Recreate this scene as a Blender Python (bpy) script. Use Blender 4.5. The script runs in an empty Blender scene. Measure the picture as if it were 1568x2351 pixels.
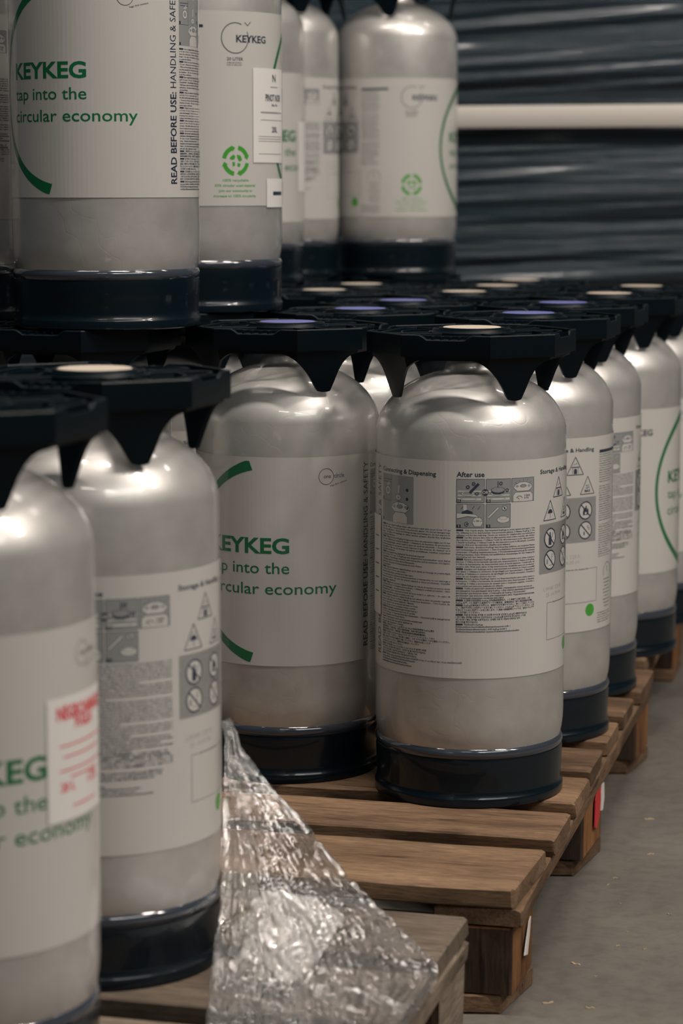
import bpy, bmesh, math, random
from mathutils import Vector, Matrix, noise
random.seed(7)
S = bpy.context.scene
C = S.collection
PI = math.pi

# ------------------------------------------------------------------ camera, world, light, exposure
YAW = math.radians(15); PITCH = math.radians(7.82)
CAM = Vector((0.456, -2.523, 0.9004))
cd = bpy.data.cameras.new('camera'); cam = bpy.data.objects.new('camera', cd); C.objects.link(cam)
cam.location = CAM
cam.rotation_euler = (PI / 2 - PITCH, 0, YAW)
cd.sensor_width = 36; cd.lens = 83.8; cd.clip_start = .05; cd.clip_end = 200
cd.dof.use_dof = True; cd.dof.focus_distance = 2.90; cd.dof.aperture_fstop = 5.2
S.camera = cam
S.view_settings.view_transform = 'Standard'; S.view_settings.look = 'None'
S.view_settings.gamma = 1; S.view_settings.exposure = 0.29; S.view_settings.use_curve_mapping = False
wd = bpy.data.worlds.new('warehouse_air'); S.world = wd; wd.use_nodes = True
wd.node_tree.nodes['Background'].inputs[0].default_value = (.30, .75, 1.0, 1)
wd.node_tree.nodes['Background'].inputs[1].default_value = .022

LAMP = 27; FILL = 215
def area(name, loc, size, power, rot=(0, 0, 0), col=(1, .90, .81)):
    l = bpy.data.lights.new(name, 'AREA'); l.shape = 'RECTANGLE'; l.size, l.size_y = size
    l.energy = power; l.color = col
    o = bpy.data.objects.new(name, l); C.objects.link(o); o.location = loc; o.rotation_euler = rot
    return o
# ceiling strip lamps: one row right over the stack, weaker rows before and behind it
for y, lamps in ((2.6, ((-1.2, .5), (.6, .5), (2.4, .5))), (-.4, ((-1.4, 1.3), (.5, 3.2), (2.55, 4.4), (4.6, 4.4))), (-4.2, ((.5, .5), (2.55, .5)))):
    for x, k in lamps:
        area('strip_lamp', (x, y, 5.0), (1.2, .12), LAMP * k)
# soft fill light added high up, behind the camera and to its right
area('soft_fill', (6.5, -5.9, 8.0), (7.0, 2.4), FILL, (math.radians(48), 0, math.radians(46)), (1, .955, .90))

# ------------------------------------------------------------------ materials
def mat(name):
    m = bpy.data.materials.new(name); m.use_nodes = True
    return m, m.node_tree, m.node_tree.nodes['Principled BSDF']
def simple(name, col, rough=.5, metal=0, coat=0, spec=.5, coat_rough=.05):
    m, t, b = mat(name)
    b.inputs['Base Color'].default_value = (*col, 1); b.inputs['Roughness'].default_value = rough
    b.inputs['Metallic'].default_value = metal; b.inputs['Coat Weight'].default_value = coat
    b.inputs['Coat Roughness'].default_value = coat_rough
    b.inputs['Specular IOR Level'].default_value = spec
    return m
def tex(t, coord='Object', scale=(1, 1, 1), loc=(0, 0, 0)):
    tc = t.nodes.new('ShaderNodeTexCoord'); mp = t.nodes.new('ShaderNodeMapping')
    mp.inputs['Scale'].default_value = scale; mp.inputs['Location'].default_value = loc
    t.links.new(tc.outputs[coord], mp.inputs['Vector'])
    return mp.outputs['Vector']
def noi(t, vec, scale, detail=4, rough=.55, dist=0):
    n = t.nodes.new('ShaderNodeTexNoise'); n.inputs['Scale'].default_value = scale
    n.inputs['Detail'].default_value = detail; n.inputs['Roughness'].default_value = rough
    n.inputs['Distortion'].default_value = dist
    t.links.new(vec, n.inputs['Vector']); return n.outputs['Fac']
def ramp(t, fac, stops):
    r = t.nodes.new('ShaderNodeValToRGB'); e = r.color_ramp.elements
    e[0].position, e[0].color = stops[0][0], (*stops[0][1], 1)
    e[1].position, e[1].color = stops[1][0], (*stops[1][1], 1)
    for p, c in stops[2:]:
        n = e.new(p); n.color = (*c, 1)
    t.links.new(fac, r.inputs['Fac']); return r.outputs['Color']
def bump(t, b, h, strength, dist=.002, inp='Normal', prev=None):
    n = t.nodes.new('ShaderNodeBump'); n.inputs['Strength'].default_value = strength
    n.inputs['Distance'].default_value = dist
    t.links.new(h, n.inputs['Height'])
    if prev: t.links.new(prev, n.inputs['Normal'])
    t.links.new(n.outputs['Normal'], b.inputs[inp]); return n.outputs['Normal']
def mixc(t, fac, a, b, mode='MIX'):
    n = t.nodes.new('ShaderNodeMix'); n.data_type = 'RGBA'; n.blend_type = mode
    for s, v in ((n.inputs[0], fac), (n.inputs[6], a), (n.inputs[7], b)):
        if isinstance(v, (int, float)): s.default_value = v
        elif isinstance(v, tuple): s.default_value = (*v, 1)
        else: t.links.new(v, s)
    return n.outputs[2]

# silver foil liner under a clear glossy bottle
m_silver, t, b = mat('silver_liner')
b.inputs['Metallic'].default_value = .55; b.inputs['Roughness'].default_value = .42
b.inputs['Coat Weight'].default_value = 1; b.inputs['Coat Roughness'].default_value = .06
v = tex(t)
f1 = noi(t, v, 30, 5)
b.inputs['Base Color'].default_value = (.5, .485, .465, 1)
t.links.new(ramp(t, f1, [(.3, (.47, .458, .438)), (.7, (.57, .556, .533))]), b.inputs['Base Color'])
vo = t.nodes.new('ShaderNodeTexVoronoi'); vo.feature = 'DISTANCE_TO_EDGE'; vo.inputs['Scale'].default_value = 15
nv = t.nodes.new('ShaderNodeTexNoise'); nv.inputs['Scale'].default_value = 7; nv.inputs['Detail'].default_value = 3
t.links.new(v, nv.inputs['Vector'])
t.links.new(mixc(t, .25, v, nv.outputs['Color']), vo.inputs['Vector'])
cr = t.nodes.new('ShaderNodeMapRange'); cr.inputs[1].default_value = 0; cr.inputs[2].default_value = .02
t.links.new(vo.outputs['Distance'], cr.inputs[0])
n1 = bump(t, b, cr.outputs[0], .06, .001)
bump(t, b, noi(t, tex(t, scale=(1, 1, .12)), 26, 3), .10, .003, prev=n1)
bump(t, b, noi(t, tex(t, scale=(1, 1, .035)), 38, 3), .16, .003, 'Coat Normal')

m_paper = simple('label_paper', (.50, .487, .462), .45, 0, 1, .3, .09)
t = m_paper.node_tree; bump(t, t.nodes['Principled BSDF'], noi(t, tex(t, scale=(1, 1, .035)), 38, 3), .16, .003, 'Coat Normal')
m_ink = simple('navy_ink', (.022, .032, .055), .45, 0, 1, .3, .09)
m_fine = simple('fine_print_ink', (.03, .038, .06), .45, 0, 1, .3, .09)
m_green = simple('dark_green_ink', (.004, .13, .042), .45, 0, 1, .3, .09)
m_leaf = simple('leaf_green_ink', (.05, .30, .03), .45, 0, 1, .3, .09)
m_grey = simple('grey_panel_ink', (.24, .25, .25), .45, 0, 1, .3, .09)
m_faint = simple('faint_stamp_ink', (.36, .355, .35), .45, 0, 1, .3, .09)
m_sticker = simple('white_sticker', (.68, .66, .64), .55, 0, .3, .3, .2)
m_red = simple('red_ink', (.62, .035, .05), .5)
m_disc = simple('cream_valve_seal', (.50, .43, .35), .5)
m_blue = simple('blue_valve_seal', (.11, .125, .33), .5)

m_black, t, b = mat('black_moulded_plastic')
b.inputs['Base Color'].default_value = (.0003, .0042, .0075, 1); b.inputs['Roughness'].default_value = .42
b.inputs['Specular IOR Level'].default_value = .16
bump(t, b, noi(t, tex(t), 420, 2), .12, .0005)
m_cup, t, b = mat('black_glossy_base_plastic')
b.inputs['Base Color'].default_value = (.0025, .0065, .0105, 1); b.inputs['Roughness'].default_value = .30
b.inputs['Coat Weight'].default_value = .4; b.inputs['Coat Roughness'].default_value = .05; b.inputs['Specular IOR Level'].default_value = .25
bump(t, b, noi(t, tex(t, scale=(1, 1, .35)), 14, 2), .22, .006, 'Coat Normal')
m_collar, t, b = mat('clear_bottle_collar')
b.inputs['Base Color'].default_value = (.035, .042, .055, 1); b.inputs['Roughness'].default_value = .12
b.inputs['Coat Weight'].default_value = 1; b.inputs['Coat Roughness'].default_value = .02
bump(t, b, noi(t, tex(t), 30, 2), .12, .003)

def wood(name, axis, light, mid, dark, seedloc=0):
    m, t, b = mat(name)
    sc = [9, 9, 9]; sc[axis] = .9
    info = t.nodes.new('ShaderNodeObjectInfo')
    tc = t.nodes.new('ShaderNodeTexCoord'); add = t.nodes.new('ShaderNodeVectorMath'); add.operation = 'MULTIPLY_ADD'
    cmb = t.nodes.new('ShaderNodeCombineXYZ')
    mu = t.nodes.new('ShaderNodeMath'); mu.operation = 'MULTIPLY'; mu.inputs[1].default_value = 13
    t.links.new(info.outputs['Random'], mu.inputs[0])
    for k in range(3): t.links.new(mu.outputs[0], cmb.inputs[k])
    t.links.new(tc.outputs['Object'], add.inputs[0]); add.inputs[1].default_value = (1, 1, 1)
    t.links.new(cmb.outputs[0], add.inputs[2])
    mp = t.nodes.new('ShaderNodeMapping'); mp.inputs['Scale'].default_value = sc
    t.links.new(add.outputs[0], mp.inputs['Vector'])
    vec = mp.outputs['Vector']
    big = noi(t, vec, 1.6, 5, .6, .6)
    fine = noi(t, vec, 34, 5, .75)
    crk = ramp(t, noi(t, vec, 7.5, 3, .6, .3), [(.60, (1, 1, 1)), (.70, (.28, .25, .22))])
    col = ramp(t, big, [(.25, dark), (.75, light), (.5, mid)])
    mot = noi(t, add.outputs[0], 7, 4, .6)
    col = mixc(t, ramp(t, mot, [(.45, (0, 0, 0)), (.75, (.55, .55, .55))]), col, tuple(c * .45 for c in mid), 'MIX')
    hsv = t.nodes.new('ShaderNodeHueSaturation')
    mr = t.nodes.new('ShaderNodeMapRange'); mr.inputs[3].default_value = .8; mr.inputs[4].default_value = 1.15
    t.links.new(info.outputs['Random'], mr.inputs[0]); t.links.new(mr.outputs[0], hsv.inputs['Value'])
    t.links.new(col, hsv.inputs['Color'])
    grain = ramp(t, fine, [(.34, (.42, .42, .42)), (.64, (1.12, 1.12, 1.12))])
    t.links.new(mixc(t, .85, mixc(t, .85, hsv.outputs['Color'], grain, 'MULTIPLY'), crk, 'MULTIPLY'), b.inputs['Base Color'])
    b.inputs['Roughness'].default_value = .8; b.inputs['Specular IOR Level'].default_value = .25
    n = bump(t, b, fine, .5, .0015)
    bump(t, b, big, .4, .003, prev=n)
    return m
W1 = ((.29, .185, .110), (.175, .105, .060), (.065, .037, .021))
m_wx = wood('rough_sawn_wood_crosswise', 0, *W1)
m_wy = wood('rough_sawn_wood_lengthwise', 1, *W1)
m_wold = wood('weathered_grey_wood', 0, (.27, .215, .165), (.175, .135, .10), (.075, .055, .042))
m_woldy = wood('weathered_grey_wood_lengthwise', 1, (.27, .215, .165), (.175, .135, .10), (.075, .055, .042))
m_blk = wood('orange_pallet_block_wood', 2, (.40, .19, .068), (.24, .105, .038), (.06, .03, .014))
m_blkold = wood('dark_pallet_block_wood', 1, (.30, .24, .18), (.22, .17, .13), (.11, .08, .06))
m_blkface = wood('dark_block_face_wood', 2, (.115, .072, .045), (.055, .035, .024), (.022, .015, .011))
m_paint_w = simple('white_paint_mark', (.6, .56, .52), .8)
m_paint_r = simple('red_paint_mark', (.5, .02, .02), .7)
m_chip = simple('pale_wood_chip', (.36, .26, .17), .8)

m_floor, t, b = mat('worn_concrete')
v = tex(t)
a1 = noi(t, v, 2.2, 6, .6); a2 = noi(t, v, 38, 5, .7)
c1 = ramp(t, a1, [(.3, (.090, .083, .072)), (.72, (.140, .129, .112))])
c2 = ramp(t, a2, [(.32, (.62, .62, .62)), (.55, (1, 1, 1))])
t.links.new(mixc(t, .6, c1, c2, 'MULTIPLY'), b.inputs['Base Color'])
b.inputs['Roughness'].default_value = .62; b.inputs['Specular IOR Level'].default_value = .3
bump(t, b, a2, .25, .002)

m_wrap, t, b = mat('dark_stretch_wrap')
b.inputs['Base Color'].default_value = (.021, .038, .052, 1); b.inputs['Roughness'].default_value = .30
b.inputs['Coat Weight'].default_value = .8; b.inputs['Coat Roughness'].default_value = .15
bump(t, b, noi(t, tex(t, scale=(.5, 3, 26)), 2.2, 5, .6), .55, .02)
m_strap = simple('white_strap', (.62, .58, .53), .4, 0, .3)

# clear crumpled film: thin sheet, mostly see-through with sharp gloss and a little milky scatter
def film(name, milk, clear, spark=.055, white=.72):
    m = bpy.data.materials.new(name); m.use_nodes = True; t = m.node_tree; t.nodes.clear()
    out = t.nodes.new('ShaderNodeOutputMaterial')
    tr = t.nodes.new('ShaderNodeBsdfTransparent'); tr.inputs[0].default_value = (.96, .96, .96, 1)
    gl = t.nodes.new('ShaderNodeBsdfGlossy'); gl.inputs['Roughness'].default_value = .022
    gl.inputs[0].default_value = (1, 1, 1, 1)
    df = t.nodes.new('ShaderNodeBsdfDiffuse'); df.inputs[0].default_value = (white, white * .98, white * .95, 1)
    tl = t.nodes.new('ShaderNodeBsdfTranslucent'); tl.inputs[0].default_value = (white, white * .98, white * .95, 1)
    dd = t.nodes.new('ShaderNodeMixShader'); dd.inputs[0].default_value = .4
    t.links.new(df.outputs[0], dd.inputs[1]); t.links.new(tl.outputs[0], dd.inputs[2])
    fr = t.nodes.new('ShaderNodeLayerWeight'); fr.inputs['Blend'].default_value = .35
    v = tex(t)
    bm_ = t.nodes.new('ShaderNodeBump'); bm_.inputs['Strength'].default_value = 1.0; bm_.inputs['Distance'].default_value = .0015
    t.links.new(noi(t, v, 160, 3, .55, .4), bm_.inputs['Height'])
    for n in (gl,): t.links.new(bm_.outputs[0], n.inputs['Normal'])
    t.links.new(bm_.outputs[0], fr.inputs['Normal'])
    mk = t.nodes.new('ShaderNodeMapRange'); mk.inputs[1].default_value = .35; mk.inputs[2].default_value = .75
    mk.inputs[3].default_value = milk * .4; mk.inputs[4].default_value = milk * 1.7
    t.links.new(noi(t, v, 9, 4), mk.inputs[0])
    mx = t.nodes.new('ShaderNodeMixShader'); t.links.new(mk.outputs[0], mx.inputs[0])
    t.links.new(tr.outputs[0], mx.inputs[1]); t.links.new(dd.outputs[0], mx.inputs[2])
    fm = t.nodes.new('ShaderNodeMath'); fm.operation = 'MULTIPLY_ADD'
    fm.inputs[1].default_value = clear; fm.inputs[2].default_value = spark
    t.links.new(fr.outputs['Fresnel'], fm.inputs[0])
    m2 = t.nodes.new('ShaderNodeMixShader'); t.links.new(fm.outputs[0], m2.inputs[0])
    t.links.new(mx.outputs[0], m2.inputs[1]); t.links.new(gl.outputs[0], m2.inputs[2])
    t.links.new(m2.outputs[0], out.inputs[0])
    return m
m_film = film('clear_crumpled_film', .085, .36, .12)
m_wad = film('milky_bunched_film', .95, .30, .04, .88)

# ------------------------------------------------------------------ helpers
def obj(name, bm, mats, parent=None, smooth=True, angle=None):
    me = bpy.data.meshes.new(name)
    if isinstance(bm, bmesh.types.BMesh):
        bmesh.ops.recalc_face_normals(bm, faces=bm.faces)
        bm.to_mesh(me); bm.free()
    else:
        me.from_pydata(*bm)
    for m in (mats if isinstance(mats, (list, tuple)) else [mats]): me.materials.append(m)
    if smooth:
        me.shade_smooth()
        if angle: me.set_sharp_from_angle(angle=math.radians(angle))
    o = bpy.data.objects.new(name, me); C.objects.link(o)
    if parent: o.parent = parent
    return o
def tag(o, label=None, cat=None, group=None, kind=None):
    if label: o['label'] = label
    if cat: o['category'] = cat
    if group: o['group'] = group
    if kind: o['kind'] = kind
    return o
def thing(name, label, cat, loc, group=None):
    o = bpy.data.objects.new(name, None); C.objects.link(o); o.location = loc
    o.empty_display_size = .05
    return tag(o, label, cat, group)
def lathe(bm, prof, n=96):
    rings = []
    for r, z in prof:
        if r < 1e-6: rings.append([bm.verts.new((0, 0, z))])
        else: rings.append([bm.verts.new((r * math.cos(2 * PI * k / n), r * math.sin(2 * PI * k / n), z)) for k in range(n)])
    for A, B in zip(rings, rings[1:]):
        for k in range(n):
            a, b_ = A[k % len(A)], A[(k + 1) % len(A)]
            c, d = B[(k + 1) % len(B)], B[k % len(B)]
            vs = []
            for q in (a, b_, c, d):
                if q not in vs: vs.append(q)
            if len(vs) > 2: bm.faces.new(vs)
def box(bm, x0, y0, z0, x1, y1, z1):
    v = [bm.verts.new(p) for p in ((x0, y0, z0), (x1, y0, z0), (x1, y1, z0), (x0, y1, z0), (x0, y0, z1), (x1, y0, z1), (x1, y1, z1), (x0, y1, z1))]
    for f in ((0, 3, 2, 1), (4, 5, 6, 7), (0, 1, 5, 4), (1, 2, 6, 5), (2, 3, 7, 6), (3, 0, 4, 7)): bm.faces.new([v[i] for i in f])

# ------------------------------------------------------------------ the setting
bm = bmesh.new()
for x0, y0, x1, y1 in ((-8, -12, 8, 9),):
    vs = [bm.verts.new(p) for p in ((x0, y0, 0), (x1, y0, 0), (x1, y1, 0), (x0, y1, 0))]; bm.faces.new(vs)
tag(obj('floor', bm, m_floor, smooth=False), kind='structure')
bm = bmesh.new()
vs = [bm.verts.new(p) for p in ((-8, 9, 0), (8, 9, 0), (8, 9, 6), (-8, 9, 6))]; bm.faces.new(vs)
m_wall = simple('painted_block_wall', (.12, .13, .135), .8)
tag(obj('wall_back', bm, m_wall, smooth=False), kind='structure')

# ------------------------------------------------------------------ pallets
def board(name, x0, y0, z0, x1, y1, z1, m, parent, ax, org, cham=0, j=.0022):
    """sawn board with softened, slightly ragged edges; ax = grain axis"""
    bm = bmesh.new()
    L = (x1 - x0) if ax == 0 else (y1 - y0) if ax == 1 else (z1 - z0)
    n = max(2, int(L / .035)); prof = []
    A, B = ((y0, y1), (z0, z1)) if ax == 0 else ((x0, x1), (z0, z1)) if ax == 1 else ((x0, x1), (y0, y1))
    c = .0022
    sec = [(A[0] + c, B[0]), (A[1] - c, B[0]), (A[1], B[0] + c), (A[1], B[1] - c), (A[1] - c, B[1]), (A[0] + c, B[1]), (A[0], B[1] - c), (A[0], B[0] + c)]
    lo = (x0, y0, z0)[ax]; rings = []
    sd = random.random() * 50
    for i in range(n + 1):
        u = lo + L * i / n; ring = []
        for k, (p, q) in enumerate(sec):
            w = noise.noise(Vector((u * 9, k * 3.1, sd))) * j
            w2 = noise.noise(Vector((u * 9 + 40, k * 3.1, sd))) * j * .35
            uu = u + (noise.noise(Vector((k * 2.3, sd, i))) * .003 if i in (0, n) else 0)
            if i == 1: uu = lo + .004 if L > .03 else u
            if i == n - 1: uu = lo + L - .004
            shrink = .0016 if i in (0, n) else 0
            p_ = p + w + (shrink if p < (A[0] + A[1]) / 2 else -shrink)
            q_ = q + w2 + (shrink if q < (B[0] + B[1]) / 2 else -shrink)
            co = (uu, p_, q_) if ax == 0 else (p_, uu, q_) if ax == 1 else (p_, q_, uu)
            ring.append(bm.verts.new(Vector(co) - Vector(org)))
        rings.append(ring)
    for R0, R1 in zip(rings, rings[1:]):
        for k in range(8): bm.faces.new((R0[k], R0[(k + 1) % 8], R1[(k + 1) % 8], R1[k]))
    bm.faces.new(rings[0][::-1]); bm.faces.new(rings[-1])
    if cham:   # sawn-off front right corner
        for v in bm.verts:
            X, Y = v.co.x + org[0], v.co.y + org[1]
            d = (X - (x1 - cham)) - (Y - y0)
            if d > 0 and X > x1 - cham - .001:
                v.co.x -= d * .62; v.co.y += d * .38
    o = obj(name, bm, [m, m_blkface] if name == 'block' else m, parent, True, 32)
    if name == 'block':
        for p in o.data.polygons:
            if abs(p.normal.y) > .6: p.material_index = 1  # darker wood on block faces that point front and back
    return o
def pallet(xr, y0, W, L, deck, label, mx, my, mb, cham=False, rz=0):
    org = (xr, y0, 0)
    P = thing('wooden_pallet', label, 'pallet', org); P.rotation_euler.z = rz
    for a, b_ in deck:
        dx = random.uniform(-.006, .004)
        board('deck_board', xr - W, y0 + a, .122, xr + dx, y0 + b_, .144 , mx, P, 0, org, (.016 if cham and a == 0 else 0))
    for xs in (xr - .10, xr - W / 2 - .05, xr - W):
        board('stringer_board', xs, y0 + .006, .100, xs + .097, y0 + L - .006, .1215, my, P, 1, org)
    for yb, lb in ((0, .12), (L / 2 - .0725, .145), (L - .12, .12)):
        board('bottom_board', xr - W, y0 + yb, .0005, xr - .008, y0 + yb + lb, .022, mx, P, 0, org, .03 if cham else 0)
        for xs in (xr - .10, xr - W / 2 - .05, xr - W):
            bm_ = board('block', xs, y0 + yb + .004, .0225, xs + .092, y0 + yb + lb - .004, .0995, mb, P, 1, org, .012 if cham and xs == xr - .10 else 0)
    return P, org
PM, orgM = pallet(0.0, -.062, .98, 1.225, [(0, .167), (.215, .335), (.385, .512), (.55, .675), (.72, .84), (.885, 1.005), (1.06, 1.225)],
                  'brown wooden pallet under the foremost kegs, with red and white paint on its middle block', m_wx, m_wy, m_blk, True, .018)
PB, orgB = pallet(-.046, 1.232, .98, 1.2, [(0, .145), (.19, .31), (.36, .48), (.53, .65), (.70, .82), (.88, 1.0), (1.055, 1.2)],
                  'farthest wooden pallet, its block just showing at the right edge', m_wx, m_wy, m_blk, False, .02)
PN, orgN = pallet(-.034, -1.365, .98, 1.2, [(0, .12), (.17, .29), (.34, .46), (.52, .64), (.70, .82), (.87, 1.01), (1.055, 1.2)],
                  'weathered grey wooden pallet nearest the camera under the crumpled clear film', m_wold, m_woldy, m_blkold)
def paint(pts, x, m, P, org):
    bm = bmesh.new()
    f = [bm.verts.new((x - org[0], y - org[1], z)) for y, z in pts]; g = [bm.verts.new((x + .0012 - org[0], y - org[1], z)) for y, z in pts]
    n = len(pts); bm.faces.new(g); bm.faces.new(f[::-1])
    for i in range(n): bm.faces.new((f[i], f[(i + 1) % n], g[(i + 1) % n], g[i]))
    return obj('paint_mark', bm, m, P, False)
xb = -.0075
o = paint([(.548, .052), (.568, .046), (.596, .058), (.604, .078), (.60, .096), (.572, .097), (.552, .088)], xb, m_paint_r, PM, orgM); o['label'] = 'red paint mark'
o = paint([(.606, .060), (.626, .056), (.64, .07), (.636, .092), (.615, .094), (.608, .08)], xb, m_paint_w, PM, orgM); o['label'] = 'white paint smear'
o = paint([(-.01, .055), (.01, .05), (.022, .068), (.03, .088), (.018, .085), (.004, .07)], xb, m_paint_w, PM, orgM); o['label'] = 'white paint smear'

# ------------------------------------------------------------------ keg label artwork, laid out flat (u along the wrap, v up) then wrapped round the keg
R = .119
LBL = []          # (verts2d, faces, material index, layer)
MATS = [m_paper, m_ink, m_fine, m_green, m_leaf, m_grey, m_faint]
PAPER, INK, FINE, GREEN, LEAF, GREY, FAINT = range(7)
_fc = {}
def glyphs(body, bold=0, res=2):
    k = (body, bold, res)
    if k in _fc: return _fc[k]
    cu = bpy.data.curves.new('t', 'FONT'); cu.body = body; cu.size = 1; cu.resolution_u = res; cu.offset = bold
    o = bpy.data.objects.new('t', cu); C.objects.link(o)
    me = o.to_mesh() if False else None
    dg = bpy.context.evaluated_depsgraph_get(); ev = o.evaluated_get(dg); me = ev.to_mesh()
    vs = [(v.co.x, v.co.y) for v in me.vertices]; fs = [tuple(p.vertices) for p in me.polygons]
    ev.to_mesh_clear(); bpy.data.objects.remove(o); bpy.data.curves.remove(cu)
    _fc[k] = (vs, fs); return vs, fs
CAP = max(v[1] for v in glyphs('H')[0])
def text(out, body, u, v, cap, m, bold=0, width=None, align='L', rot=0, layer=1, res=2, maxw=None):
    vs, fs = glyphs(body, bold, res)
    if not vs: return
    s = cap / CAP
    x0 = min(p[0] for p in vs); x1 = max(p[0] for p in vs)
    sx = s
    if width: sx = width / (x1 - x0)
    elif maxw and (x1 - x0) * s > maxw: sx = maxw / (x1 - x0)
    w = (x1 - x0) * sx
    off = 0 if align == 'L' else -w / 2 if align == 'C' else -w
    P = []
    for x, y in vs:
        a, b_ = (x - x0) * sx + off, y * s
        if rot: a, b_ = a * math.cos(rot) - b_ * math.sin(rot), a * math.sin(rot) + b_ * math.cos(rot)
        P.append((u + a, v + b_))
    out.append((P, fs, m, layer))
def rect(out, u0, v0, u1, v1, m, layer=1):
    n = max(1, int(abs(u1 - u0) / .004)); P = []; F = []
    for i in range(n + 1):
        x = u0 + (u1 - u0) * i / n; P += [(x, v0), (x, v1)]
    F = [(2 * i, 2 * i + 2, 2 * i + 3, 2 * i + 1) for i in range(n)]
    out.append((P, F, m, layer))
def poly(out, pts, m, layer=1): out.append((list(pts), [tuple(range(len(pts)))], m, layer))
def seg(out, a, b_, w, m, layer=2):
    dx, dy = b_[0] - a[0], b_[1] - a[1]; L = math.hypot(dx, dy) or 1
    nx, ny = -dy / L * w / 2, dx / L * w / 2; n = max(1, int(abs(dx) / .004)); P = []
    for i in range(n + 1):
        f = i / n; x, y = a[0] + dx * f, a[1] + dy * f; P += [(x + nx, y + ny), (x - nx, y - ny)]
    out.append((P, [(2 * i, 2 * i + 1, 2 * i + 3, 2 * i + 2) for i in range(n)], m, layer))
def line(out, pts, w, m, layer=2, close=False):
    pts = list(pts) + ([pts[0]] if close else [])
    for a, b_ in zip(pts, pts[1:]): seg(out, a, b_, w, m, layer)
def arc(out, cu, cv, r0, r1, m, a0=0, a1=360, layer=2, n=40, ey=1):
    P = []
    for i in range(n + 1):
        a = math.radians(a0 + (a1 - a0) * i / n); P += [(cu + r0 * math.cos(a), cv + r0 * ey * math.sin(a)), (cu + r1 * math.cos(a), cv + r1 * ey * math.sin(a))]
    out.append((P, [(2 * i, 2 * i + 1, 2 * i + 3, 2 * i + 2) for i in range(n)], m, layer))
def disc(out, cu, cv, r, m, layer=2, n=28, ey=1): arc(out, cu, cv, 0.0, r, m, 0, 360, layer, n, ey)

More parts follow.
